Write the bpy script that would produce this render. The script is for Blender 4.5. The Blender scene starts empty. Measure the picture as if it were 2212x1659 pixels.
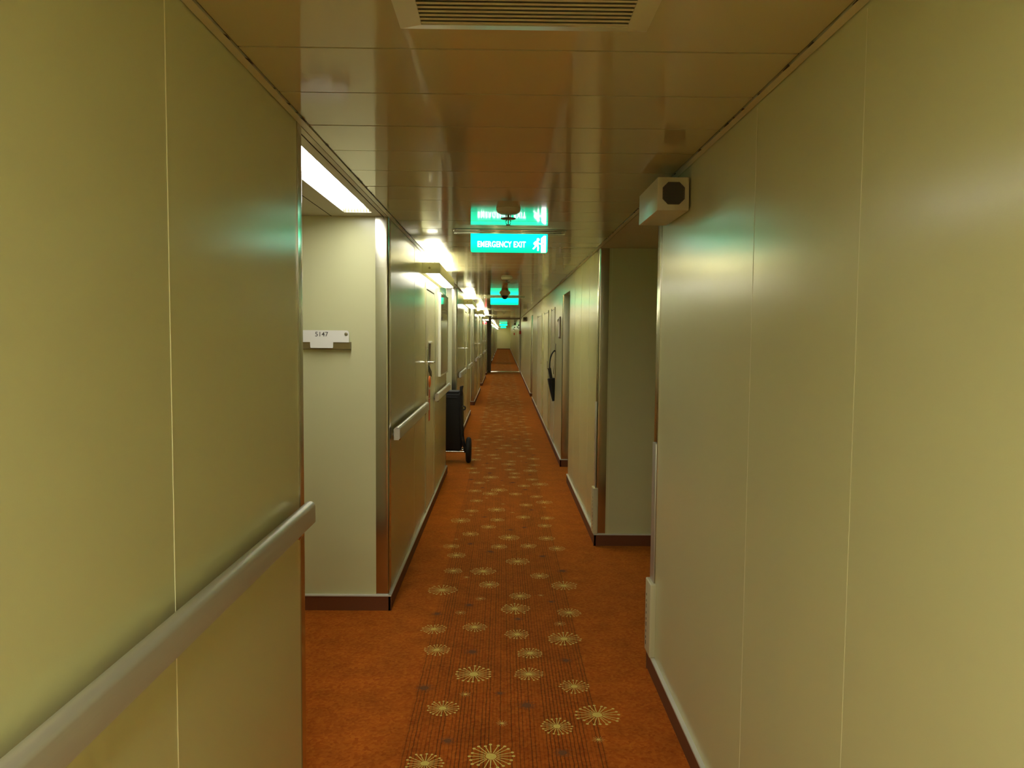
import bpy, bmesh, math, random
from mathutils import Vector, Matrix
random.seed(7)
sc = bpy.context.scene
COL = sc.collection
PI = math.pi

# ------------------------------------------------------------------ measures
EYE = 1.5
ZC = 2.132            # corridor ceiling
XL, XR = -0.617, 0.679  # corridor wall faces
PER = 6.05             # cabin module along the corridor
YEND = 74.5
YBACK = -3.6
def S(y):             # the deck's sheer: it rises gently from 7 m on
    return 0.0044 * max(0.0, y - 7.0)

# ------------------------------------------------------------------ the photographer's view (pixels of the 2212 x 1659 photograph)
FPX = 1643.4
fw = Vector(((1087.2-1106)/FPX, (728.2-829.5)/FPX, 1)).normalized()      # corridor direction seen by the camera (x right, y down)
dn_ = Vector((-.00865, 1, 0)); dn_.z = -(dn_.x*fw.x + dn_.y*fw.y)/fw.z; dn_.normalize()
rt = dn_.cross(fw).normalized()

# ------------------------------------------------------------------ materials
def new_mat(name):
    m = bpy.data.materials.new(name); m.use_nodes = True
    nt = m.node_tree
    return m, nt, nt.nodes['Principled BSDF']
def N(nt, t, **kw):
    n = nt.nodes.new(t)
    for k, v in kw.items(): setattr(n, k, v)
    return n
def pmat(name, col, rough=0.5, metal=0.0, spec=.5, sheen=0, var=0.06, scale=14.0, bump=0.0, bscale=200.0, ior=1.5, stretch=None, coat=0.0, emit=None):
    m, nt, b = new_mat(name)
    tc = N(nt, 'ShaderNodeTexCoord'); src = tc.outputs['Object']
    if stretch:
        mp = N(nt, 'ShaderNodeMapping'); mp.inputs['Scale'].default_value = stretch
        nt.links.new(src, mp.inputs['Vector']); src = mp.outputs['Vector']
    nz = N(nt, 'ShaderNodeTexNoise'); nz.inputs['Scale'].default_value = scale; nz.inputs['Detail'].default_value = 4
    nt.links.new(src, nz.inputs['Vector'])
    mx = N(nt, 'ShaderNodeMix', data_type='RGBA')
    mx.inputs['A'].default_value = (*[c * (1 - var) for c in col], 1)
    mx.inputs['B'].default_value = (*[min(1, c * (1 + var)) for c in col], 1)
    nt.links.new(nz.outputs['Fac'], mx.inputs['Factor'])
    nt.links.new(mx.outputs['Result'], b.inputs['Base Color'])
    b.inputs['Roughness'].default_value = rough; b.inputs['Metallic'].default_value = metal; b.inputs['IOR'].default_value = ior
    b.inputs['Sheen Weight'].default_value = sheen; b.inputs['Sheen Roughness'].default_value = .35; b.inputs['Sheen Tint'].default_value = (1, .75, .3, 1)
    b.inputs['Coat Weight'].default_value = coat; b.inputs['Specular IOR Level'].default_value = spec
    if bump:
        n2 = N(nt, 'ShaderNodeTexNoise'); n2.inputs['Scale'].default_value = bscale
        nt.links.new(src, n2.inputs['Vector'])
        bp = N(nt, 'ShaderNodeBump'); bp.inputs['Strength'].default_value = bump; bp.inputs['Distance'].default_value = 0.002
        nt.links.new(n2.outputs['Fac'], bp.inputs['Height']); nt.links.new(bp.outputs['Normal'], b.inputs['Normal'])
    return m
def emat(name, col, strength, grad=None):
    m, nt, b = new_mat(name)
    b.inputs['Base Color'].default_value = (*[min(.8, c) for c in col], 1)
    b.inputs['Emission Color'].default_value = (*col, 1)
    b.inputs['Emission Strength'].default_value = strength
    b.inputs['Roughness'].default_value = .35
    if grad:                      # edge-lit panel: brighter next to its tube
        tc = N(nt, 'ShaderNodeTexCoord'); sp = N(nt, 'ShaderNodeSeparateXYZ'); mr = N(nt, 'ShaderNodeMapRange')
        nt.links.new(tc.outputs['Object'], sp.inputs[0]); nt.links.new(sp.outputs['Z'], mr.inputs['Value'])
        mr.inputs['From Min'].default_value, mr.inputs['From Max'].default_value, mr.inputs['To Min'].default_value, mr.inputs['To Max'].default_value = grad
        nt.links.new(mr.outputs['Result'], b.inputs['Emission Strength'])
    return m

WARM = (1.0, 0.985, 0.80)
M = {}
M['wall'] = pmat('cream laminate wall panel', (.575, .57, .325), .22, var=.02, spec=.32, scale=3, bump=.05, bscale=320, ior=1.5)
M['wallfar'] = M['wall']
M['seam'] = pmat('pale joint filler', (.62, .605, .36), .35)
M['seampale'] = pmat('pale joint strip', (.84, .81, .54), .5)
M['dark'] = pmat('dark joint', (.03, .025, .012), .8)
M['ceil'] = pmat('glossy cream ceiling plank', (.50, .455, .25), .085, var=.02, scale=4, ior=1.75)
M['ceil2'] = pmat('matt alcove ceiling', (.54, .52, .36), .5)
M['steel'] = pmat('brushed stainless steel', (.52, .49, .40), .17, 1.0, var=.05, scale=30, stretch=(8, 8, .3))
M['alu'] = pmat('grey anodised aluminium', (.56, .54, .47), .36, .55, var=.04, scale=40, stretch=(6, .2, 6))
M['chrome'] = pmat('polished chrome', (.80, .80, .80), .1, 1.0, var=.02)
M['white'] = pmat('white enamel', (.78, .77, .70), .4, var=.02)
M['cream'] = pmat('cream enamel', (.58, .55, .36), .35, var=.02)
M['door'] = pmat('cream door leaf', (.64, .61, .40), .3, var=.02, scale=2)
M['black'] = pmat('black nylon fabric', (.006, .006, .006), .7, bump=.4, bscale=500)
M['rubber'] = pmat('black rubber', (.010, .010, .010), .6)
M['grille'] = pmat('dark speaker mesh', (.085, .075, .045), .6)
M['base'] = pmat('brown skirting', (.15, .042, .008), .7, var=.2, scale=300)
M['cap'] = pmat('pale skirting cap', (.62, .62, .54), .35)
M['olive'] = pmat('olive bronze holder', (.21, .165, .06), .4)
M['screw'] = pmat('dull brass screw', (.25, .22, .12), .4, .6)
M['ink'] = pmat('grey lettering ink', (.07, .065, .055), .6)
M['orange'] = pmat('orange card', (.85, .16, .02), .5)
M['red'] = pmat('red card', (.62, .05, .02), .5)
M['brown'] = pmat('brown card', (.16, .09, .05), .5)
M['darkdoor'] = pmat('dark brown fire door', (.13, .095, .04), .4)
M['glass'] = pmat('dark glazed poster', (.10, .085, .05), .04, var=.5, scale=5, ior=1.7)
M['lamp'] = emat('fluorescent diffuser', WARM, 8)
M['uplamp'] = emat('fluorescent uplight', WARM, 27)
M['panel'] = emat('alcove fluorescent panel', (1.0, 1.0, .93), 9.6)
M['aft'] = emat('corridor fluorescent panel', WARM, 33)
M['exit'] = emat('green edge lit panel', (.0, .86, .44), 1.0, grad=(-.135, -.03, .55, 1.7))
M['exitwhite'] = emat('white edge lit marking', (.95, 1.0, .97), 3.0)
M['redlight'] = emat('red indicator lens', (1.0, .02, .04), 2.5)

def carpet_mat():
    m, nt, b = new_mat('orange patterned carpet')
    L = nt.links.new
    tc = N(nt, 'ShaderNodeTexCoord'); sp = N(nt, 'ShaderNodeSeparateXYZ'); L(tc.outputs['Object'], sp.inputs[0])
    # tufts / mottling
    v = N(nt, 'ShaderNodeTexVoronoi'); v.inputs['Scale'].default_value = 85; L(tc.outputs['Object'], v.inputs['Vector'])
    n1 = N(nt, 'ShaderNodeTexNoise'); n1.inputs['Scale'].default_value = 7; n1.inputs['Detail'].default_value = 5; L(tc.outputs['Object'], n1.inputs['Vector'])
    hue = N(nt, 'ShaderNodeMix', data_type='RGBA'); hue.inputs['A'].default_value = (.34, .058, .004, 1); hue.inputs['B'].default_value = (.52, .135, .011, 1)
    L(v.outputs['Color'], hue.inputs['Factor'])
    mot = N(nt, 'ShaderNodeMix', data_type='RGBA', blend_type='MULTIPLY'); mot.inputs['Factor'].default_value = .55
    rmp = N(nt, 'ShaderNodeMapRange'); rmp.inputs['From Min'].default_value = .3; rmp.inputs['From Max'].default_value = .7; rmp.inputs['To Min'].default_value = .55; rmp.inputs['To Max'].default_value = 1.1
    L(n1.outputs['Fac'], rmp.inputs['Value']); L(hue.outputs['Result'], mot.inputs['A']); L(rmp.outputs['Result'], mot.inputs['B'])
    # the runner: fine irregular brown lines along the corridor
    mp = N(nt, 'ShaderNodeMapping'); mp.inputs['Scale'].default_value = (1, .30, 1); L(tc.outputs['Object'], mp.inputs['Vector'])
    nz = N(nt, 'ShaderNodeTexNoise'); nz.inputs['Scale'].default_value = 55; nz.inputs['Detail'].default_value = 2; L(mp.outputs['Vector'], nz.inputs['Vector'])
    mp2 = N(nt, 'ShaderNodeMapping'); mp2.inputs['Scale'].default_value = (46, .55, 1); L(tc.outputs['Object'], mp2.inputs['Vector'])
    nl = N(nt, 'ShaderNodeTexNoise'); nl.inputs['Scale'].default_value = 1.0; nl.inputs['Detail'].default_value = 0; L(mp2.outputs['Vector'], nl.inputs['Vector'])
    # x + wobble -> wave
    wob = N(nt, 'ShaderNodeMath', operation='MULTIPLY_ADD'); wob.inputs[1].default_value = .007; L(nz.outputs['Fac'], wob.inputs[0]); L(sp.outputs['X'], wob.inputs[2])
    fr = N(nt, 'ShaderNodeMath', operation='MULTIPLY'); fr.inputs[1].default_value = 2 * PI / .0145; L(wob.outputs[0], fr.inputs[0])
    sn = N(nt, 'ShaderNodeMath', operation='SINE'); L(fr.outputs[0], sn.inputs[0])
    ln = N(nt, 'ShaderNodeMapRange'); ln.inputs['From Min'].default_value = .35; ln.inputs['From Max'].default_value = .85; L(sn.outputs[0], ln.inputs['Value'])
    th = N(nt, 'ShaderNodeMapRange'); th.inputs['From Min'].default_value = .35; th.inputs['From Max'].default_value = .6; th.inputs['To Min'].default_value = .35; th.inputs['To Max'].default_value = 1.0; L(nl.outputs['Fac'], th.inputs['Value'])
    lm = N(nt, 'ShaderNodeMath', operation='MULTIPLY'); L(ln.outputs['Result'], lm.inputs[0]); L(th.outputs['Result'], lm.inputs[1])
    # runner mask
    cx = N(nt, 'ShaderNodeMath', operation='SUBTRACT'); cx.inputs[1].default_value = .012; L(sp.outputs['X'], cx.inputs[0])
    ab = N(nt, 'ShaderNodeMath', operation='ABSOLUTE'); L(cx.outputs[0], ab.inputs[0])
    mk = N(nt, 'ShaderNodeMath', operation='LESS_THAN'); mk.inputs[1].default_value = .372; L(ab.outputs[0], mk.inputs[0])
    lm2 = N(nt, 'ShaderNodeMath', operation='MULTIPLY'); L(lm.outputs[0], lm2.inputs[0]); L(mk.outputs[0], lm2.inputs[1])
    lm3 = N(nt, 'ShaderNodeMath', operation='MULTIPLY'); L(lm2.outputs[0], lm3.inputs[0]); lm3.inputs[1].default_value = .72
    fin = N(nt, 'ShaderNodeMix', data_type='RGBA'); fin.inputs['B'].default_value = (.055, .016, .004, 1)
    wash = N(nt, 'ShaderNodeMix', data_type='RGBA', blend_type='MULTIPLY'); wash.inputs['B'].default_value = (.90, .87, .93, 1)
    L(mk.outputs[0], wash.inputs['Factor']); L(mot.outputs['Result'], wash.inputs['A'])
    L(lm3.outputs[0], fin.inputs['Factor']); L(wash.outputs['Result'], fin.inputs['A'])
    L(fin.outputs['Result'], b.inputs['Base Color'])
    b.inputs['Roughness'].default_value = .95; b.inputs['Specular IOR Level'].default_value = .1
    b.inputs['Sheen Weight'].default_value = .5; b.inputs['Sheen Roughness'].default_value = .35; b.inputs['Sheen Tint'].default_value = (1, .55, .12, 1)
    bp = N(nt, 'ShaderNodeBump'); bp.inputs['Strength'].default_value = .35; bp.inputs['Distance'].default_value = .003
    L(v.outputs['Distance'], bp.inputs['Height']); L(bp.outputs['Normal'], b.inputs['Normal'])
    return m
M['carpet'] = carpet_mat()
M['flower'] = pmat('straw yellow pile', (.66, .50, .11), .95, sheen=.6, var=.25, scale=120)
M['shade'] = pmat('faded brown pile', (.15, .048, .008), .95, var=.4, scale=160)

# ------------------------------------------------------------------ mesh helper
class MB:
    def __init__(s): s.bm = bmesh.new(); s.mats = []
    def mi(s, m):
        if m not in s.mats: s.mats.append(m)
        return s.mats.index(m)
    def _add(s, verts, faces, m, smooth=False):
        i = s.mi(m); vs = [s.bm.verts.new(v) for v in verts]; out = []
        for f in faces:
            try: fc = s.bm.faces.new([vs[k] for k in f])
            except ValueError: continue
            fc.material_index = i; fc.smooth = smooth; out.append(fc)
        return vs, out
    def box(s, x0, x1, y0, y1, z0, z1, m, bev=0, seg=2, split=False):
        if split and y0 < 7 < y1:
            s.box(x0, x1, y0, 7, z0, z1, m); s.box(x0, x1, 7, y1, z0, z1, m); return
        v = [(x0,y0,z0),(x1,y0,z0),(x1,y1,z0),(x0,y1,z0),(x0,y0,z1),(x1,y0,z1),(x1,y1,z1),(x0,y1,z1)]
        f = [(0,3,2,1),(4,5,6,7),(0,1,5,4),(1,2,6,5),(2,3,7,6),(3,0,4,7)]
        vs, fs = s._add(v, f, m)
        if bev:
            es = list({e for fc in fs for e in fc.edges})
            r = bmesh.ops.bevel(s.bm, geom=es, offset=bev, segments=seg, affect='EDGES', profile=.5)
            for fc in r['faces']: fc.material_index = s.mi(m); fc.smooth = True
    def prism(s, pts, a0, a1, m, axis='y', smooth=False):
        """polygon pts extruded along an axis; pts are (x,z) for y, (y,z) for x, (x,y) for z"""
        def P(p, a): return {'y': (p[0], a, p[1]), 'x': (a, p[0], p[1]), 'z': (p[0], p[1], a)}[axis]
        n = len(pts)
        v = [P(p, a0) for p in pts] + [P(p, a1) for p in pts]
        f = [tuple(range(n)), tuple(range(2*n-1, n-1, -1))] + [(i, i+n, (i+1) % n + n, (i+1) % n) for i in range(n)]
        s._add(v, f, m, smooth)
    def lathe(s, prof, m, mat=None, seg=24, ripple=0, rn=8):
        """profile [(r,z)] spun about local z"""
        v, f = [], []
        for r, z in prof:
            for k in range(seg):
                a = 2*PI*k/seg; rr = r * (1 + ripple * math.cos(rn*a))
                p = Vector((rr*math.cos(a), rr*math.sin(a), z)); v.append(mat @ p if mat else p)
        n = len(prof)
        for i in range(n-1):
            for k in range(seg):
                f.append((i*seg+k, i*seg+(k+1) % seg, (i+1)*seg+(k+1) % seg, (i+1)*seg+k))
        f.append(tuple(range(seg-1, -1, -1))); f.append(tuple((n-1)*seg+k for k in range(seg)))
        s._add(v, f, m, True)
    def rod(s, p0, p1, r, m, seg=12, r2=None):
        p0, p1 = Vector(p0), Vector(p1); d = p1-p0
        mt = Matrix.Translation(p0) @ d.to_track_quat('Z', 'Y').to_matrix().to_4x4()
        s.lathe([(r, 0), (r if r2 is None else r2, d.length)], m, mt, seg)
    def tube(s, pts, r, m, seg=10):
        pts = [Vector(p) for p in pts]; rings = []; v = []; f = []
        for i, p in enumerate(pts):
            d = (pts[min(i+1, len(pts)-1)] - pts[max(i-1, 0)]).normalized()
            q = d.to_track_quat('Z', 'Y')
            for k in range(seg):
                a = 2*PI*k/seg; v.append(p + q @ Vector((r*math.cos(a), r*math.sin(a), 0)))
        n = len(pts)
        for i in range(n-1):
            for k in range(seg): f.append((i*seg+k, i*seg+(k+1) % seg, (i+1)*seg+(k+1) % seg, (i+1)*seg+k))
        f.append(tuple(range(seg-1, -1, -1))); f.append(tuple((n-1)*seg+k for k in range(seg)))
        s._add(v, f, m, True)
    def torus(s, c, R, r, m, normal=(1, 0, 0), seg=32, rs=12, flat=1.0):
        q = Vector(normal).to_track_quat('Z', 'Y'); v = []; f = []
        for i in range(seg):
            a = 2*PI*i/seg
            for k in range(rs):
                b = 2*PI*k/rs; p = Vector(((R+r*math.cos(b))*math.cos(a), (R+r*math.cos(b))*math.sin(a), r*math.sin(b)*flat)); v.append(Vector(c)+q@p)
        for i in range(seg):
            for k in range(rs): f.append((i*rs+k, ((i+1) % seg)*rs+k, ((i+1) % seg)*rs+(k+1) % rs, i*rs+(k+1) % rs))
        s._add(v, f, m, True)
    def poly(s, pts, m): s._add(pts, [tuple(range(len(pts)))], m)
    def build(s, name, parent=None, sheer=False, loc=None):
        if sheer:
            for v in s.bm.verts: v.co.z += S(v.co.y)
        bmesh.ops.recalc_face_normals(s.bm, faces=s.bm.faces[:])
        me = bpy.data.meshes.new(name); s.bm.to_mesh(me); s.bm.free()
        for m in s.mats: me.materials.append(M[m])
        me.set_sharp_from_angle(angle=math.radians(35))
        o = bpy.data.objects.new(name, me); COL.objects.link(o)
        if parent: o.parent = parent
        if loc: o.location = loc
        return o

def thing(name, label, cat, loc, group=None, rz=0):
    o = bpy.data.objects.new(name, None); COL.objects.link(o); o.empty_display_size = .1
    o.location = loc; o.rotation_euler.z = rz; tag(o, label, cat, group); return o
def tag(o, label, cat, group=None):
    o['label'] = label; o['category'] = cat
    if group: o['group'] = group
    return o
def struct(o): o['kind'] = 'structure'; return o
def dup(root, loc, label, group=None):
    r = root.copy(); COL.objects.link(r); r.location = loc; r['label'] = label
    if group: r['group'] = group
    for ch in list(root.children):
        c = ch.copy(); COL.objects.link(c); c.parent = r
        for g in list(ch.children):
            d = g.copy(); COL.objects.link(d); d.parent = c
    return r
def text_mesh(name, body, size, m, parent, loc, rot=(PI/2, 0, 0), bold=0.0, xs=1.0, extrude=.0004, space=1.0):
    cu = bpy.data.curves.new('lettering curve', 'FONT'); cu.body = body; cu.size = size; cu.align_x = 'CENTER'; cu.align_y = 'CENTER'
    cu.offset = bold; cu.extrude = extrude; cu.space_character = space
    t = bpy.data.objects.new('lettering temp', cu); COL.objects.link(t)
    dg = bpy.context.evaluated_depsgraph_get(); me = bpy.data.meshes.new_from_object(t.evaluated_get(dg))
    bpy.data.objects.remove(t); bpy.data.curves.remove(cu)
    me.transform(Matrix.Diagonal((xs, 1, 1, 1)))
    me.materials.clear(); me.materials.append(M[m])
    o = bpy.data.objects.new(name, me); COL.objects.link(o); o.parent = parent; o.location = loc; o.rotation_euler = rot
    return o
ORD = ['first', 'second', 'third', 'fourth', 'fifth', 'sixth', 'seventh', 'eighth', 'ninth', 'tenth', 'eleventh', 'twelfth', 'thirteenth']

# ------------------------------------------------------------------ floor: carpet with woven flowers
FL = 0.0006
def flower(mb, x, y, r, kind, rnd):
    z = FL; mt = 'flower'; hub, rays, w0, w1, ball = .25, (20 if r > .045 else 13), .023, .018, .072
    if kind == 'shade': mt, hub, rays, w0, w1, ball, z = 'shade', .40, 24, .03, .016, 0, FL-.0002
    n = 15
    mb.poly([(x + r*hub*math.cos(2*PI*k/n)*rnd.uniform(.82, 1.0), y + r*hub*math.sin(2*PI*k/n)*rnd.uniform(.82, 1.0), z) for k in range(n)], mt)
    for k in range(rays):
        a = 2*PI*k/rays + rnd.uniform(-.05, .05); R = r*rnd.uniform(.78, .97)*(rnd.uniform(.6, 1) if kind == 'shade' else 1); w = r*w0; w2 = r*w1
        c, s_ = math.cos(a), math.sin(a); q = r*hub*1.01; br = r*ball; e = R - br*.9
        mb.poly([(x+q*c-w*s_, y+q*s_+w*c, z), (x+q*c+w*s_, y+q*s_-w*c, z), (x+e*c+w2*s_, y+e*s_-w2*c, z), (x+e*c-w2*s_, y+e*s_+w2*c, z)], mt)
        if r > .03 and ball:
            bx, by = x+R*c, y+R*s_
            mb.poly([(bx+br*math.cos(2*PI*j/7), by+br*math.sin(2*PI*j/7), z) for j in range(7)], mt)
# image-measured flowers of one pattern repeat -> floor coordinates (x, y, radius, kind)
F7 = [(1560,1262,335),(765,1572,375),(270,1625,300),(1258,1348,263),(403,1213,251),(1387,1050,230),(635,957,298),(1047,957,225),(1055,800,210),(358,775,210),
 (1310,693,265),(960,660,195),(643,605,185),(335,620,195),(1350,497,185),(942,468,235),(980,373,165),(400,328,230),(1310,295,205),(750,287,165),(1128,222,150),
 (705,187,195),(483,183,145),(965,113,185),(505,68,150),(847,1325,110),(1567,1447,115),(572,1108,105),(1278,580,90),(535,497,85),(685,392,80),(1137,367,60),(580,232,65)]
F7d = [(1300,1545,190),(440,1455,170),(1030,1190,200),(830,1100,110),(265,1060,190),(1325,855,130),(625,790,170),(965,545,110),(1215,415,90),(600,440,120),(360,505,120),(1300,185,130),(760,40,110),(1150,75,110)]
F8 = [(140,1580,150),(545,1583,150),(795,1578,150),(1040,1600,150),(300,1475,150),(630,1505,185),(950,1513,150),(180,1520,55),(455,1415,135),(935,1405,130),
 (220,1360,180),(530,1355,130),(750,1332,130),(955,1340,125),(310,1278,125),(525,1268,160),(660,1292,55),(305,1315,60),(775,1228,120),(930,1205,150),(935,1247,50),
 (355,1192,115),(580,1220,50),(470,1132,145),(865,1157,115),(685,1135,115),(440,1168,50)]
F8d = [(760,1420,90),(300,1560,100),(640,1440,80),(820,1270,80),(420,1330,80)]
def px2floor(u, v, w):
    d = Vector(((u-1106)/FPX, (v-829.5)/FPX, 1)); t = EYE/d.dot(dn_)
    return t*d.dot(rt), t*d.dot(fw), w/2*t/FPX
motifs = []
for L_, k, ox, oy, s_ in ((F7, 'flower', 840, 1180, 3.463), (F7d, 'shade', 840, 1180, 3.463), (F8, 'flower', 940, 780, 3.95), (F8d, 'shade', 940, 780, 3.95)):
    for a, b, w in L_: motifs.append((*px2floor(ox + a/s_, oy + b/s_, w/s_), k))
fl = MB()
REP = 4.75
rnd = random.Random(3)
placed = []
for r_ in [0, -1] + list(range(1, 16)):
    for (x, y, r, k) in motifs:
        yy = y + r_*REP
        if .3 < yy < YEND-.3 and all((x-a)**2 + (yy-b)**2 > ((r+c)*.9)**2 for a, b, c in placed[-70:]):
            placed.append((x, yy, r)); flower(fl, x, yy, r, k, rnd)
for y0, y1 in ((YBACK, 7), (7, YEND)): fl.poly([(-2.4, y0, 0), (2.4, y0, 0), (2.4, y1, 0), (-2.4, y1, 0)], 'carpet')
struct(fl.build('floor', sheer=True))

# ------------------------------------------------------------------ ceiling: transverse glossy planks
ce = MB()
PL = .31
y = 2.03 - 20*PL
while y < YEND:
    if y > YBACK:
        t = random.gauss(0, .00022); t2 = random.gauss(0, .0003)
        y0, y1 = y + .0035, min(y + PL - .0035, YEND)
        x0, x1 = XL + .030, XR - .030
        z = ZC
        v = [(x0, y0, z-t-t2), (x1, y0, z-t+t2), (x1, y1, z+t+t2), (x0, y1, z+t-t2)]
        v2 = [(p[0], p[1], z+.004) for p in v]
        ce._add(v + v2, [(0, 1, 2, 3), (0, 4, 5, 1), (1, 5, 6, 2), (2, 6, 7, 3), (3, 7, 4, 0)], 'ceil')
    y += PL
ce.box(XL-.002, XR+.002, YBACK, YEND, ZC+.005, ZC+.06, 'dark', split=True)
ce.box(-1.9, 1.9, YBACK, YEND, ZC+.09, ZC+.12, 'dark', split=True)
struct(ce.build('ceiling', sheer=True))

# ------------------------------------------------------------------ walls, left side
LEFT = []                       # corridor-side wall blocks (y0, y1)
LEFT.append((YBACK, 2.35))
k = 0
while 4.1 + PER*k < YEND:
    y0 = 4.1 + PER*k; LEFT.append((y0, min(8.25 + PER*k, YEND))); k += 1
wl = MB(); bl = MB()
ALC = -1.75
CAPZ = .088
def base_run_y(mb, x, sgn, y0, y1):      # skirting along y, sgn = outward normal in x
    a, b = sorted((x, x + sgn*.012)); mb.box(a, b, y0, y1, 0, CAPZ-.008, 'base', split=True)
    a, b = sorted((x, x + sgn*.016)); mb.box(a, b, y0, y1, CAPZ-.008, CAPZ, 'cap', split=True)
def base_run_x(mb, y, sgn, x0, x1):
    a, b = sorted((y, y + sgn*.012)); mb.box(x0, x1, a, b, 0, CAPZ-.008, 'base')
    a, b = sorted((y, y + sgn*.016)); mb.box(x0, x1, a, b, CAPZ-.008, CAPZ, 'cap')
for i, (y0, y1) in enumerate(LEFT):
    wl.box(ALC, XL, y0, y1, 0, ZC+.01, 'wall', split=True)
    base_run_y(bl, XL, 1, y0-.012, y1+.012)
    if i: base_run_x(bl, y0, -1, ALC, XL+.016)
    base_run_x(bl, y1, 1, ALC, XL+.016)
wl.box(ALC-.15, ALC, YBACK, YEND, 0, ZC+.01, 'wall', split=True)
for ys in (.82, 1.42, .22): wl.box(XL, XL+.0008, ys-.0014, ys+.0014, .09, ZC-.01, 'seampale')
for ys in (5.3, 7.0): wl.box(XL, XL+.0006, ys-.001, ys+.001, .09, ZC-.01, 'seam')
struct(wl.build('wall_left', sheer=True)); struct(bl.build('baseboard_left', sheer=True))
# alcove ceilings and cove strips
cv = MB()
for x0, x1 in ((XL, XL+.027), (XR-.027, XR)):
    cv.box(x0+.003, x1-.003, YBACK, YEND, ZC-.002, ZC+.006, 'cream', split=True)
for sgn, xw in ((1, XL), (-1, XR)):
    rr = random.Random(5)
    for j in range(70):        # dirt smudges and chips along the strip
        yy = rr.uniform(.9, 9); w = rr.uniform(.002, .007); l = rr.uniform(.01, .06)
        xx = xw + sgn*.028
        cv.poly([(xx-w*.6, yy, ZC-.0035), (xx+w*.6, yy+l*.2, ZC-.0035), (xx+w*.3, yy+l, ZC-.0035), (xx-w*.2, yy+l*.8, ZC-.0035)], 'dark')
o = cv.build('trim_1', sheer=True); struct(o)
ac = MB()
LIGHTX = (-.825, -.678)
def alcove_light_span(i):
    ya = LEFT[i][1]; yb = LEFT[i+1][0]
    return ya + .12, yb - .13
for i in range(len(LEFT)-1):
    ya, yb = LEFT[i][1], LEFT[i+1][0]
    la, lb = alcove_light_span(i)
    if i > 6: ac.box(ALC, XL-.004, ya, yb, ZC+.002, ZC+.03, 'ceil2', split=True); continue
    z0, z1 = ZC+.002, ZC+.03
    ac.box(ALC, LIGHTX[0], ya, yb, z0, z1, 'ceil2', split=True); ac.box(LIGHTX[1], XL-.004, ya, yb, z0, z1, 'ceil2', split=True)
    ac.box(LIGHTX[0], LIGHTX[1], ya, la, z0, z1, 'ceil2', split=True); ac.box(LIGHTX[0], LIGHTX[1], lb, yb, z0, z1, 'ceil2', split=True)
    ac.box(-.92, -.916, ya, yb, z0-.001, z0, 'dark', split=True)
    ac.box(-.645, -.641, ya, yb, z0-.001, z0, 'dark', split=True)
struct(ac.build('ceiling_alcove', sheer=True))

# ------------------------------------------------------------------ walls, right side
RIGHT = [(YBACK, 3.37, 1.9), (5.42, 7.80, 1.9), (8.73, 17.5, 1.9), (18.6, YEND, 1.9)]
wr = MB(); br = MB()
for i, (y0, y1, xo) in enumerate(RIGHT):
    wr.box(XR, 1.75, y0, y1, 0, ZC+.01, 'wall', split=True)
    base_run_y(br, XR, -1, y0-.012, y1+.012)
wr.box(1.75, 1.9, YBACK, YEND, 0, ZC+.01, 'wall', split=True)
base_run_x(br, 5.42, -1, XR-.016, 1.75); base_run_x(br, 3.37, 1, XR-.016, 1.75)
for y0, y1 in ((7.80, 8.73), (17.5, 18.6)):       # doorway recesses with a header
    wr.box(XR, XR+.45, y0, y1, 1.977, ZC+.01, 'wall'); wr.box(XR+.45, 1.75, y0, y1, 0, ZC+.01, 'wall')
    base_run_x(br, y1, -1, XR-.016, XR+.40)
    wr.box(XR, XR+.42, y0-.0005, y0+.0015, .0, .001, 'wall')
for ys in (.86, 1.46, 2.08): wr.box(XR-.0006, XR, ys-.0011, ys+.0011, .09, ZC-.01, 'seam')
for ys in (6.05, 6.65, 7.25): wr.box(XR-.0005, XR, ys-.0012, ys+.0012, .09, ZC-.01, 'seam')
wr.box(XR+.087, XR+.090, 5.4192, 5.42, .09, ZC, 'seam')
struct(wr.build('wall_right', sheer=True)); struct(br.build('baseboard_right', sheer=True))
rc = MB(); rc.box(XR+.004, 1.75, 3.37, 5.42, ZC+.002, ZC+.03, 'ceil2'); struct(rc.build('ceiling_recess', sheer=True))
we = MB(); we.box(-1.9, 1.9, YEND, YEND+.15, 0, ZC+.01, 'wall'); struct(we.build('wall_end', sheer=True))
be = MB(); be.box(XL, XR, YEND-.012, YEND, 0, CAPZ, 'base'); struct(be.build('baseboard_end', sheer=True))
wb = MB(); wb.box(-1.9, 1.9, YBACK-.15, YBACK, 0, ZC+.01, 'wall'); struct(wb.build('wall_back'))

# ------------------------------------------------------------------ stainless corner guards (part of the setting)
tn = 2
def corner_trim(xc, yc, sx, sy, fw=.068, cw=.075, z0=CAPZ, z1=ZC):
    """angle profile on the corner (xc, yc); sx = outward normal of the corridor face, sy = outward normal of the end face"""
    global tn
    t = .003; r = .012
    # L outline with a rounded nose, in (x, y), corner at the origin; faces point to +sx and +sy
    pts = [(-fw, 0), (-fw, t)]
    for j in range(7):
        a = PI/2 * (1 - j/6); pts.append((-r+t + r*math.cos(a), -r+t + r*math.sin(a)))
    pts += [(t, -cw), (0, -cw), (0, 0)]
    P = [(xc + sx*p[0], yc + sy*p[1]) for p in pts]
    mb = MB(); mb.prism(P, z0, z1, 'steel', 'z')
    o = struct(mb.build(f'trim_{tn}', sheer=True)); tn += 1
for i, (y0, y1) in enumerate(LEFT[:7]):
    if i: corner_trim(XL, y0, 1, -1)
    corner_trim(XL, y1, 1, 1, cw=.052)
corner_trim(XR, 3.37, -1, 1, cw=.08); corner_trim(XR, 5.42, -1, -1)
corner_trim(XR, 7.80, -1, 1, fw=.03, cw=.02, z1=1.977)
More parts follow.
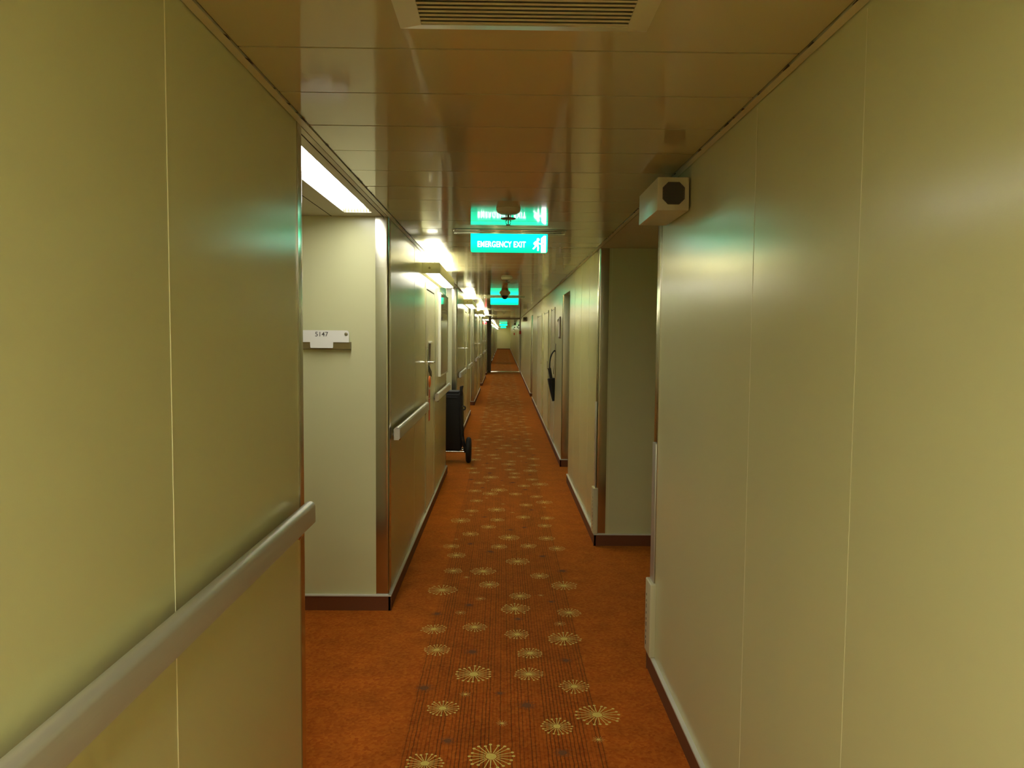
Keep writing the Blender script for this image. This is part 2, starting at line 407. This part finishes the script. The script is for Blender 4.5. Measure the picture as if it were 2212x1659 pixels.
corner_trim(XR, 8.73, -1, -1, fw=.36, cw=.015, z1=1.977)
corner_trim(XR, 17.5, -1, 1, fw=.03, cw=.03, z1=1.977)
corner_trim(XR, 18.6, -1, -1, fw=.36, cw=.04, z1=1.977)

# ------------------------------------------------------------------ fire-zone doorway across the corridor at 30.5 m, with its sill
fz = MB()
fz.box(XL, XL+.13, 29.9, 30.9, 0, ZC, 'darkdoor'); fz.box(XR-.04, XR, 30.1, 30.9, 0, ZC, 'cream')
fz.box(XL+.13, XR-.04, 30.1, 30.4, ZC-.035, ZC, 'cream')
struct(fz.build(f'trim_{tn}', sheer=True)); tn += 1
ts = MB(); ts.prism([(30.35, .001), (30.4, .014), (30.85, .014), (30.9, .001)], XL+.13, XR-.04, 'steel', 'x'); struct(ts.build(f'trim_{tn}', sheer=True)); tn += 1

# ------------------------------------------------------------------ flush doors in the left wall, one per module
dn = 1
def left_door(y0, y1, top, handle=True):
    global dn
    zs = S((y0+y1)/2)
    d = bpy.data.objects.new(f'door_{dn}', None); COL.objects.link(d); d.location = (XL, (y0+y1)/2, zs); struct(d); dn += 1
    h = (y1-y0)/2
    a = MB(); a.box(0, .0015, -h-.012, h+.012, CAPZ, top+.012, 'dark'); a.box(0, .006, -h-.06, -h-.012, CAPZ, top+.06, 'cream'); a.box(0, .006, h+.012, h+.06, CAPZ, top+.06, 'cream'); a.box(0, .006, -h-.012, h+.012, top+.012, top+.06, 'cream'); a.build('door_frame', d)
    b = MB(); b.box(.0005, .004, -h, h, CAPZ+.012, top, 'door'); b.build('door_leaf', d)
    if handle:
        c = MB(); c.box(.004, .010, -h+.05, -h+.09, 1.02, 1.40, 'steel', .001)
        c.rod((.010, -h+.07, 1.29), (.05, -h+.07, 1.29), .009, 'chrome'); c.rod((.05, -h+.065, 1.29), (.05, -h+.18, 1.29), .008, 'chrome')
        c.build('door_handle', d)
    return d
for k in range(5): left_door(6.09 + PER*k, 6.76 + PER*k, 1.868)
# locker doors in the right wall
def right_door(y0, y1, top, pull=False):
    global dn
    d = bpy.data.objects.new(f'door_{dn}', None); COL.objects.link(d); d.location = (XR, (y0+y1)/2, S((y0+y1)/2)); struct(d); dn += 1
    h = (y1-y0)/2
    a = MB(); a.box(-.0015, 0, -h-.01, h+.01, CAPZ, top+.01, 'dark'); a.box(-.006, 0, -h-.05, -h-.01, CAPZ, top+.03, 'cream'); a.box(-.006, 0, h+.01, h+.05, CAPZ, top+.03, 'cream'); a.build('door_frame', d)
    b = MB(); b.box(-.004, -.0005, -h, h, CAPZ+.012, top, 'door'); b.build('door_leaf', d)
    c = MB(); c.box(-.012, -.004, -h+.03, -h+.06, 1.0, 1.12, 'steel', .001); c.build('door_handle', d)
right_door(10.06, 10.75, 1.855); right_door(11.47, 12.64, 1.855); right_door(13.39, 15.0, 1.855)
# dim door leaf at the back of each right doorway
for y0, y1 in ((7.80, 8.73), (17.5, 18.6)):
    d = bpy.data.objects.new(f'door_{dn}', None); COL.objects.link(d); d.location = (XR+.45, (y0+y1)/2, S(y0)); struct(d); dn += 1
    b = MB(); b.box(-.03, -.001, -(y1-y0)/2+.04, (y1-y0)/2-.04, .01, 1.96, 'door'); b.build('door_leaf', d)
    c = MB(); c.rod((-.03, -.28, 1.02), (-.08, -.28, 1.02), .01, 'chrome'); c.rod((-.08, -.285, 1.02), (-.08, -.16, 1.02), .009, 'chrome'); c.build('door_handle', d)

# ------------------------------------------------------------------ handrails
def rail_profile():
    p = [(.020, .930), (.046, .930), (.053, .937)]
    for j in range(9):
        a = PI*j/8; p.append((.0365 + .0165*math.cos(a), .986 + .014*math.sin(a)))
    p += [(.020, .970)]
    return p
def handrail(y0, y1, label):
    zs = S(max((y0+y1)/2, 0)); L_ = (y1-y0)/2
    r = thing('handrail', label, 'handrail', (XL, (y0+y1)/2, zs), 'handrails along the left wall')
    b = MB(); b.prism(rail_profile(), -L_, L_, 'alu', 'y', True)
    b.build('rail_bar', r)
    n = 2 if L_ < 1.2 else 3
    for j in range(n):
        yb = -L_ + .12 + (2*L_ - .24)*j/(n-1)
        c = MB()
        mt = Matrix.Translation((0, yb, .945)) @ Matrix.Rotation(PI/2, 4, 'Y')
        c.lathe([(.030, .0), (.030, .004), (.026, .007)], 'steel', mt, 20)
        c.tube([(.004, yb, .945), (.02, yb, .924), (.034, yb, .919), (.038, yb, .932)], .008, 'steel')
        c.build('bracket', r)
    return r
handrail(-2.6, 2.28, 'long grey aluminium handrail on the near left wall, ending at the alcove corner')
handrail(4.16, 5.82, 'grey aluminium handrail on the wall just past the room number alcove')
handrail(6.68, 8.22, 'short grey handrail under the glazed poster case')
for q, (a, b) in enumerate(((10.28, 11.9), (12.75, 14.2), (16.3, 17.9), (18.8, 20.2), (22.4, 23.9), (24.8, 26.3))):
    handrail(a, b, f'far handrail on the left wall beyond the trolley bag, {ORD[q]} one going away from it')

# ------------------------------------------------------------------ box wall lamps on the left wall
def wall_lamp(y0, label):
    r = thing('wall_lamp', label, 'lamp', (XL, y0, S(y0+.8)), 'fluorescent box lamps along the left wall')
    Z0, Z1, W, Ln = 1.974, 2.056, .137, 1.64
    h = MB()
    h.box(0, .006, 0, Ln, Z0, Z1, 'cream')                          # back plate
    h.box(.006, W, 0, .006, Z0, Z1, 'cream'); h.box(.006, W, Ln-.006, Ln, Z0, Z1, 'cream')
    h.prism([(W-.006, Z0), (W, Z0), (W, Z1-.006), (W-.006, Z1)], .006, Ln-.006, 'cream', 'y')
    h.box(.006, .03, .006, Ln-.006, Z0, Z0+.006, 'cream')            # bottom flange
    h.box(.03, W-.006, 1.30, 1.36, Z0, Z0+.02, 'cream')
    h.build('housing', r)
    s_ = MB(); s_.lathe([(.009, 0), (.009, .003)], 'screw', Matrix.Translation((.058, -.0, (Z0+Z1)/2)) @ Matrix.Rotation(PI/2, 4, 'X'), 12); s_.build('screw', r)
    d = MB(); d.prism([(.03, Z0+.012), (.036, Z0-.004), (.06, Z0-.009), (.09, Z0-.009), (.120, Z0-.004), (W-.006, Z0+.012)], .012, 1.30, 'lamp', 'y', True); d.build('diffuser', r)
    e = MB(); e.prism([(.04, Z0+.012), (.045, Z0-.004), (.11, Z0-.004), (.118, Z0+.012)], 1.36, Ln-.012, 'lamp', 'y', True); e.build('diffuser', r)
    u = MB(); u.box(.012, W-.012, .012, Ln-.012, Z1-.012, Z1-.008, 'uplamp'); u.build('uplight', r)
    return r
lamp0 = wall_lamp(5.77, 'nearest box lamp high on the left wall, just past the room number alcove')
for k in range(1, 12):
    y0 = 5.77 + PER*k
    if y0 + 1.7 > YEND: break
    dup(lamp0, (XL, y0, S(y0+.8)), f'{ORD[k]} box lamp high on the left wall, counting away from the room number alcove')

# recessed alcove lights
def alcove_light(i):
    la, lb = alcove_light_span(i)
    zs = S((la+lb)/2)
    lab = ['long recessed fluorescent light in the alcove ceiling above the 5147 room sign', 'recessed fluorescent light in the alcove ceiling above the black trolley bag'][i] if i < 2 else f'recessed alcove ceiling light, {ORD[i-2]} one beyond the trolley bag alcove'
    r = thing('ceiling_light', lab, 'ceiling light', ((LIGHTX[0]+LIGHTX[1])/2, (la+lb)/2, ZC+zs), 'recessed lights in the left alcoves')
    w, l = (LIGHTX[1]-LIGHTX[0])/2, (lb-la)/2
    h = MB(); t = .003
    h.box(-w, -w+t, -l, l, .001, .06, 'white'); h.box(w-t, w, -l, l, .001, .06, 'white')
    h.box(-w+t, w-t, -l, -l+t, .001, .06, 'white'); h.box(-w+t, w-t, l-t, l, .001, .06, 'white'); h.box(-w, w, -l, l, .06, .064, 'white')
    h.build('housing', r)
    p = MB(); p.box(-w+t, w-t, -l+t, l-.05, .030, .034, 'panel'); p.build('diffuser', r)
    g = MB()
    for j in range(9):
        x = -w + .012 + (2*w-.024)*j/8
        g.box(x-.001, x+.001, l-.05, l-t, .004, .03, 'cream')
    g.build('louvre', r)
for i in range(6): alcove_light(i)
# the corridor's own ceiling light behind the camera
r = thing('ceiling_light', 'ceiling light panel over the near corridor behind the viewer', 'ceiling light', (-.24, -.85, ZC))
h = MB(); h.box(-.30, .30, -.32, -.30, -.02, .004, 'white'); h.box(-.30, .30, .30, .32, -.02, .004, 'white'); h.box(-.32, -.30, -.32, .32, -.02, .004, 'white'); h.box(.30, .32, -.32, .32, -.02, .004, 'white'); h.build('frame', r)
h = MB(); h.box(-.30, .30, -.30, .30, -.016, -.006, 'aft'); h.build('diffuser', r)

# ------------------------------------------------------------------ exit signs
def exit_sign(x, y, label, letters=True):
    r = thing('exit_sign', label, 'sign', (x, y, ZC+S(y)), 'illuminated green exit signs')
    b = MB()
    b.box(-.33, .335, -.022, .022, -.010, -.001, 'chrome', .002); b.box(-.325, .33, -.012, .012, -.026, -.010, 'chrome', .002)
    b.rod((-.315, -.013, -.006), (-.315, -.026, -.006), .004, 'steel', 10); b.rod((.315, -.013, -.02), (.315, -.026, -.02), .004, 'steel', 10)
    b.build('mounting_bar', r)
    W, H0, H1, c = .2265, -.134, -.026, .010
    pts = [(-W, H1), (-W, H0+c), (-W+c*.3, H0+c*.3), (-W+c, H0), (W-c, H0), (W-c*.3, H0+c*.3), (W, H0+c), (W, H1)]
    p = MB(); p.prism(pts, -.004, .004, 'exit', 'y'); p.build('sign_panel', r)
    if letters:
        text_mesh('lettering', 'EMERGENCY EXIT', .047, 'exitwhite', r, (-.045, -.0048, -.088), bold=.0006, xs=.72, space=1.06)
        g = MB()
        yf0, yf1 = -.0056, -.0042
        # open door
        g.prism([(.188, -.128), (.188, -.050), (.205, -.034), (.2165, -.034), (.2165, -.132), (.190, -.132)], yf0, yf1, 'exitwhite', 'y')
        # runner
        g.prism([(.171 + .0085*math.cos(a*PI/8), -.057 + .0085*math.sin(a*PI/8)) for a in range(16)], yf0, yf1, 'exitwhite', 'y')
        g.prism([(.143, -.078), (.158, -.064), (.172, -.068), (.174, -.076), (.187, -.079), (.187, -.085), (.172, -.084), (.169, -.09), (.150, -.088), (.144, -.084)], yf0-.0002, yf1, 'exitwhite', 'y')
        g.prism([(.153, -.086), (.163, -.088), (.158, -.100), (.145, -.114), (.138, -.111), (.150, -.098)], yf0-.0004, yf1, 'exitwhite', 'y')
        g.prism([(.160, -.086), (.172, -.086), (.176, -.104), (.174, -.122), (.166, -.122), (.167, -.104)], yf0-.0006, yf1, 'exitwhite', 'y')
        g.build('pictogram', r)
        a = MB(); a.prism([(.188, -.081), (.198, -.081), (.198, -.076), (.207, -.0825), (.198, -.089), (.198, -.084), (.188, -.084)], -.0068, -.0058, 'exit', 'y'); a.build('arrow', r)
    return r
exit_sign(.030, 4.53, 'nearest green emergency exit sign hanging from a chrome bar under the ceiling')
exit_sign(.014, 12.39, 'second green exit sign, hanging just behind the dark dome camera', False)
exit_sign(-.0, 45.0, 'small far green exit sign near the end wall, upper of the two tiny ones', False)
exit_sign(.0, 64.0, 'tiny farthest green exit sign in front of the end wall', False)

# ------------------------------------------------------------------ sprinklers
def sprinkler(x, y, label):
    r = thing('ceiling_sprinkler', label, 'sprinkler', (x, y, ZC+S(y)), 'sprinkler heads on the ceiling')
    a = MB(); a.lathe([(.004, .001), (.060, .001), (.060, -.006), (.055, -.018), (.040, -.026), (.015, -.028)], 'cream', None, 32); a.build('escutcheon', r)
    b = MB(); b.rod((-.011, 0, -.026), (-.011, 0, -.045), .0025, 'steel', 8); b.rod((.011, 0, -.026), (.011, 0, -.045), .0025, 'steel', 8); b.rod((0, 0, -.026), (0, 0, -.05), .006, 'screw', 10); b.build('stem', r)
    c = MB(); c.lathe([(.006, -.042), (.036, -.046), (.038, -.049), (.030, -.052), (.010, -.053)], 'screw', None, 28); c.build('shield', r)
    d = MB()
    for s_ in (-1, 1): d.tube([(s_*.008, 0, -.052), (s_*.012, 0, -.062), (s_*.011, 0, -.072), (s_*.003, 0, -.080)], .002, 'screw', 8)
    d.rod((0, 0, -.053), (0, 0, -.08), .0025, 'red', 8); d.lathe([(.012, -.080), (.013, -.082), (.005, -.083)], 'screw', None, 16); d.build('deflector', r)
    return r
sprinkler(.020, 3.80, 'nearest ceiling sprinkler head, hanging in front of the first exit sign')
sprinkler(.032, 8.21, 'second ceiling sprinkler head, between the first exit sign and the dome camera')
sprinkler(.01, 21.0, 'third, far ceiling sprinkler head beyond the second exit sign')

# ------------------------------------------------------------------ dome camera
r = thing('ceiling_dome_camera', 'dark dome security camera on the ceiling in front of the second exit sign', 'camera', (.018, 11.27, ZC+S(11.27)))
a = MB(); a.lathe([(.045, .001), (.082, .001), (.082, -.010), (.070, -.022), (.056, -.040), (.050, -.040)], 'cream', None, 32); a.build('housing', r)
b = MB(); b.lathe([(.050, -.038)] + [(.050*math.cos(t*PI/16), -.040-.055*math.sin(t*PI/16)) for t in range(8)], 'rubber', None, 28); b.build('dome', r)

# ------------------------------------------------------------------ loudspeaker boxes
def speaker(y, label, zz):
    r = thing('speaker', label, 'loudspeaker', (XR, y, zz), 'loudspeaker boxes high on the right wall')
    h = MB(); h.box(-.122, -.006, 0, .375, 0, .120, 'cream', .003); h.build('housing', r)
    b = MB(); b.box(-.006, 0, .04, .335, .02, .10, 'steel'); b.build('bracket', r)
    g = MB(); cx, cz = -.063, .062; w, e = .0405, .020
    oc = [(cx-w+e, cz-w), (cx+w-e, cz-w), (cx+w, cz-w+e), (cx+w, cz+w-e), (cx+w-e, cz+w), (cx-w+e, cz+w), (cx-w, cz+w-e), (cx-w, cz-w+e)]
    g.prism(oc, -.0015, .001, 'grille', 'y')
    n = 15                                                            # the perforations
    for i in range(n):
        for j in range(n):
            x = cx - w + .0045 + (2*w-.009)*(i + (.5 if j % 2 else 0))/n; z = cz - w + .0045 + (2*w-.009)*j/(n-1)
            if abs(x-cx)+abs(z-cz) < 2*w-e-.002 and abs(x-cx) < w-.003:
                g.poly([(x+.0019*math.cos(PI*q/3), -.0017, z+.0019*math.sin(PI*q/3)) for q in range(6)], 'rubber')
    g.build('grille', r)
    return r
speaker(2.80, 'cream box loudspeaker with a dark octagonal grille high on the near right wall', 1.966)
speaker(22.0, 'far small box loudspeaker high on the right wall beyond the second exit sign', 1.90 + S(22))
speaker(40.7, 'tiny farthest box loudspeaker high on the right wall near the corridor end', 1.99 + S(40.7))

# ------------------------------------------------------------------ air grilles in the ceiling
def vent(x0, x1, y0, y1, label):
    cx, cy = (x0+x1)/2, (y0+y1)/2; w, l = (x1-x0)/2, (y1-y0)/2
    r = thing('ceiling_vent', label, 'air vent', (cx, cy, ZC+S(cy)), 'slatted air grilles in the ceiling')
    f = MB(); fr = .048
    # sloping picture-frame rim
    for (ax, ay, bx, by) in ((-1, -1, 1, -1), (1, -1, 1, 1), (1, 1, -1, 1), (-1, 1, -1, -1)):
        o0 = (ax*(w+fr), ay*(l+fr), -.001); o1 = (bx*(w+fr), by*(l+fr), -.001); i0 = (ax*w, ay*l, -.012); i1 = (bx*w, by*l, -.012); u0 = (ax*w, ay*l, -.001); u1 = (bx*w, by*l, -.001)
        f._add([o0, o1, i1, i0, u0, u1], [(0, 1, 2, 3), (3, 2, 5, 4), (0, 4, 5, 1)], 'cream')
    f.build('frame', r)
    bk = MB(); bk.box(-w, w, -l, l, -.003, -.0015, 'dark'); bk.build('backing', r)
    s_ = MB(); p = .0176; n = int(2*l/p)
    for j in range(n):
        yy = -l + (j+.5)*2*l/n
        s_.prism([(yy-.0055, -.0115), (yy+.0035, -.0115), (yy+.0055, -.004), (yy+.0035, -.004)], -w+.0005, w-.0005, 'cream', 'x')
    s_.build('louvre', r)
    return r
vent(-.168, .243, 1.10, 1.56, 'large slatted air grille in the ceiling right above the viewer')
vent(-.19, .24, 19.5, 19.95, 'far slatted air grille in the ceiling beyond the second exit sign')

# ------------------------------------------------------------------ room number sign
r = thing('room_sign', 'white room number plate 5147 in an olive holder on the alcove wall', 'sign', (-.965, 4.10, 1.425))
h = MB(); h.prism([(.0, .0), (-.030, .004), (-.038, .041), (-.0, .041)], -.150, .150, 'olive', 'x'); h.build('holder', r)
p = MB()
R_ = .012
def plate_pts():
    a = [(-.06, .012), (-.057, .009), (.057, .009), (.06, .012), (.0615, .040), (.145, .040), (.145, .103-R_)]
    a += [(.145-R_+R_*math.cos(t), .103-R_+R_*math.sin(t)) for t in (PI/6, PI/3, PI/2)]
    a += [(-.145+R_-R_*math.sin(t), .103-R_+R_*math.cos(t)) for t in (0, PI/6, PI/3, PI/2)]
    a += [(-.145, .040), (-.0615, .040)]
    return a
p.prism(plate_pts(), -.0405, -.0385, 'white', 'y'); p.build('number_plate', r)
for sx in (-.130, .130):
    s_ = MB(); s_.lathe([(.0085, 0), (.0085, .003), (.005, .0045)], 'screw', Matrix.Translation((sx, -.0405, .084)) @ Matrix.Rotation(PI/2, 4, 'X'), 16); s_.build('screw', r)
text_mesh('lettering', '5147', .034, 'ink', r, (0, -.0412, .081), bold=.0002, xs=1.0, space=1.04)

# ------------------------------------------------------------------ corner protectors low on the right wall ends
def corner_guard(y, sy, label):
    r = thing('corner_guard', label, 'corner guard', (XR, y, 0), 'plastic corner protectors on the right wall')
    a = MB(); y0, y1 = sorted((-sy*.095, sy*.018)); a.box(-.024, .012, y0, y1, CAPZ, .42, 'cream', .006, 3); a.build('lower_cover', r)
    v = MB()
    for j in range(9):
        z = .12 + .028*j; v.box(-.0246, -.0238, -sy*.012-.004, -sy*.012+.004, z, z+(.010 if j % 3 else .018), 'dark')
    v.build('vent_slot', r)
    b = MB(); y0, y1 = sorted((-sy*.080, -sy*.004)); b.box(-.009, -.0031, y0, y1, .42, 1.04, 'alu', .002); b.build('upper_strip', r)
    return r
corner_guard(3.37, 1, 'cream plastic corner protector low on the near right wall end')
corner_guard(5.42, -1, 'cream plastic corner protector low on the far corner of the right alcove')

# ------------------------------------------------------------------ glazed poster case on the left wall
r = thing('poster_case', 'glazed poster case on the left wall above the short handrail', 'poster', (XL, 7.26, 1.118))
L_, H_ = .95, .80
f = MB(); t = .022
f.box(0, .023, 0, t, 0, H_, 'white'); f.box(0, .023, L_-t, L_, 0, H_, 'cream'); f.box(0, .023, t, L_-t, 0, .012, 'cream'); f.box(0, .023, t, L_-t, H_-.012, H_, 'cream'); f.build('frame', r)
g = MB(); g.box(.002, .020, t, L_-t, .012, H_-.012, 'glass'); g.build('glazed_front', r)

# ------------------------------------------------------------------ cards hanging on the first door
r = thing('door_hanger', 'narrow strip of red and orange cards hung below the handle of the nearest left door', 'door hanger', (XL+.0045, 6.32, .80))
a = MB(); a.box(0, .002, -.05, .05, 0, .27, 'red'); a.build('red_card', r)
a = MB(); a.box(.002, .0028, -.05, .05, .262, .268, 'white'); a.build('white_stripe', r)
a = MB(); a.box(.002, .0028, -.05, .05, .185, .190, 'white'); a.build('white_stripe', r)
a = MB(); a.lathe([(.048, .0), (.048, .006), (.03, .012)], 'orange', Matrix.Translation((0, -.005, .325)) @ Matrix.Rotation(PI/2, 4, 'Y'), 24); a.build('orange_disc', r)
a = MB(); a.prism([(-.05, .46), (-.05, .41), (.16, .36), (.16, .40)], 0, .006, 'rubber', 'x'); a.build('black_band', r)
r = thing('card_holder', 'slim white card holder with a brown card above the handle of the nearest left door', 'card holder', (XL+.0045, 6.32, 1.26))
a = MB(); a.prism([(-.05, .0), (-.01, .0), (.07, .18), (-.05, .18)], .006, .008, 'brown', 'x'); a.build('brown_card', r)
a = MB(); a.box(0, .02, -.055, .085, .185, .20, 'white', .002); a.build('clip', r)

# ------------------------------------------------------------------ trolley bag parked in the second alcove
BY = 8.90
r = thing('trolley_bag', 'tall black bag on a two wheeled trolley, standing in the second left alcove', 'trolley', (-.713, BY, S(BY)))
b = MB(); b.box(-.24, .232, -.02, .26, .150, .834, 'black', .03, 3); b.build('bag', r)
l = MB(); l.box(-.22, .20, -.01, 0.25, .824, .852, 'black', .012, 2); l.build('lid', r)
z_ = MB(); z_.tube([(-.2, -.022, .78), (.0, -.024, .785), (.18, -.022, .78)], .004, 'rubber'); z_.build('zip', r)
f = MB()
f.tube([(.226, -.034, .90), (.224, -.034, .80), (.228, -.034, .5), (.238, -.034, .28), (.275, -.01, .155)], .011, 'rubber')
f.tube([(.226, .274, .90), (.224, .274, .80), (.228, .274, .5), (.238, .274, .28), (.275, .12, .155)], .011, 'rubber')
f.rod((-.24, -.01, .142), (.26, -.01, .142), .008, 'steel'); f.rod((-.24, .25, .142), (.26, .25, .142), .008, 'steel')
f.box(-.23, .21, .0, .25, .138, .152, 'rubber'); f.build('frame', r)
h = MB(); h.lathe([(.010, 0), (.017, .01), (.017, .10), (.010, .115)], 'rubber', Matrix.Translation((.226, -.034, .80)), 16); h.build('handle', r)
n = MB(); n.torus((.256, -.036, .66), .020, .009, 'rubber', (0, 1, 0), 20, 8); n.build('ring', r)
def wheel(x):
    w = MB(); w.torus((x, .06, .153), .122, .0325, 'rubber', (1, 0, 0), 40, 14, .95)
    w.lathe([(.10, -.012), (.10, .012)], 'black', Matrix.Translation((x, .06, .153)) @ Matrix.Rotation(PI/2, 4, 'Y'), 32)
    o = w.build('wheel', r)
    hb = MB(); hb.lathe([(.028, -.06), (.034, -.045), (.034, -.018), (.02, .03)], 'rubber', Matrix.Translation((x, .06, .153)) @ Matrix.Rotation(PI/2, 4, 'Y'), 20); hb.build('hub', o)
wheel(.312); wheel(-.36)
a = MB(); a.rod((-.36, .06, .153), (.312, .06, .153), .009, 'steel'); a.build('axle', r)

# ------------------------------------------------------------------ umbrella hanging by its handle on the right wall
UY = 9.86
pl = MB(); pl.box(-.006, 0, -.06, .06, .0, .44, 'olive', .001)
o = tag(pl.build('pull_plate', loc=(XR, UY, .97+S(UY))), 'tall dull brass plate on the right wall behind the hanging umbrella', 'wall plate')
r = thing('umbrella', 'black folded umbrella hanging by its curved handle on the right wall', 'umbrella', (XR-.007, UY-.09, .64+S(UY)))
h = MB(); h.tube([(-.002, .05, .672), (-.010, .02, .680), (-.028, .0, .665), (-.050, .0, .630), (-.063, .0, .590), (-.070, .0, .545), (-.073, .0, .50), (-.074, .0, .455)], .0085, 'rubber'); h.build('hook', r)
h = MB(); h.rod((-.078, 0, .455), (-.052, 0, .318), .021, 'rubber', 16, .019); h.build('grip', r)
p0, p1 = Vector((-.052, 0, .325)), Vector((-.020, 0, .03)); d = p1-p0
mt = Matrix.Translation(p0) @ d.to_track_quat('Z', 'Y').to_matrix().to_4x4()
c = MB(); c.lathe([(.030, -.002), (.046, .004), (.043, .05), (.034, .13), (.024, .22), (.014, d.length)], 'black', mt, 40, .06, 8); c.build('canopy', r)
t = MB(); t.rod(p1, p1 + d.normalized()*.03, .006, 'white', 10, .004); t.build('tip', r)

# ------------------------------------------------------------------ small fittings on the right wall
r = thing('notice_holder', 'slim upright notice holder on the right wall beside the nearer doorway', 'notice holder', (XR, 9.16, 1.48+S(9.16)))
a = MB(); a.box(-.009, 0, -.11, .11, 0, .26, 'brown', .001); a.build('back_plate', r)
a = MB(); a.box(-.011, -.009, -.09, .10, .02, .24, 'white'); a.build('notice', r)
a = MB(); a.lathe([(.018, 0), (.018, .014), (.008, .02)], 'chrome', Matrix.Translation((-.011, .03, .215)) @ Matrix.Rotation(-PI/2, 4, 'Y'), 16); a.build('lens', r)
for yy, z0, lab in ((29.3, 1.52, 'small red call point on the right wall just before the far fire doorway'), (45.2, 1.46, 'tiny far red call point on the right wall near the corridor end')):
    r = thing('call_point', lab, 'alarm call point', (XR, yy, z0+S(yy)), 'red call points on the right wall')
    a = MB(); a.box(-.07, 0, -.06, .06, 0, .13, 'red', .006); a.build('housing', r)
    a = MB(); a.box(-.073, -.069, -.035, .035, .04, .09, 'white'); a.build('press_panel', r)
for yy, lab in ((31.6, 'dark door closer arm high on the right wall behind the far fire doorway'), (44.0, 'tiny dark door closer arm high on the right wall near the corridor end')):
    r = thing('door_closer', lab, 'door closer', (XR, yy, 1.80+S(yy)), 'door closers on the right wall')
    a = MB(); a.box(-.07, 0, -.10, .10, .06, .12, 'rubber', .005); a.build('body', r)
    a = MB(); a.tube([(-.05, .0, .06), (-.12, .12, .02), (-.02, .3, -.04)], .012, 'rubber'); a.build('arm', r)
r = thing('alarm_beacon', 'small red indicator lamp on the left wall under the fourth box lamp', 'indicator lamp', (XL, 24.3, 1.85+S(24.3)))
a = MB(); a.box(0, .03, -.04, .04, -.03, .07, 'white', .004); a.build('base', r)
a = MB(); a.lathe([(.036, 0), (.036, .03), (.022, .05)], 'redlight', Matrix.Translation((.03, 0, .02)) @ Matrix.Rotation(PI/2, 4, 'Y'), 20); a.build('lens', r)

# ------------------------------------------------------------------ camera
cam = bpy.data.cameras.new('camera'); co = bpy.data.objects.new('camera', cam); COL.objects.link(co)
cam.sensor_width = 36; cam.lens = FPX/2212*36; cam.clip_start = .02; cam.clip_end = 200
# world axes: X = rt, Y = fw, Z = -dn ; rows give camera axes in the world
cx_ = Vector((rt.x, fw.x, -dn_.x)); cy_ = Vector((rt.y, fw.y, -dn_.y)); cz_ = Vector((rt.z, fw.z, -dn_.z))
mw = Matrix((( cx_.x, -cy_.x, -cz_.x, 0), (cx_.y, -cy_.y, -cz_.y, 0), (cx_.z, -cy_.z, -cz_.z, EYE), (0, 0, 0, 1)))
co.matrix_world = mw
sc.camera = co

# ------------------------------------------------------------------ world and colour
w = bpy.data.worlds.new('world'); sc.world = w; w.use_nodes = True
w.node_tree.nodes['Background'].inputs['Color'].default_value = (0, 0, 0, 1)
sc.view_settings.view_transform = 'Standard'; sc.view_settings.look = 'None'; sc.view_settings.gamma = 1; sc.view_settings.use_curve_mapping = False
sc.view_settings.exposure = 0.9
sc.cycles.max_bounces = 10; sc.cycles.diffuse_bounces = 6; sc.cycles.glossy_bounces = 5
sc.cycles.use_denoising = True; sc.cycles.sample_clamp_indirect = 6
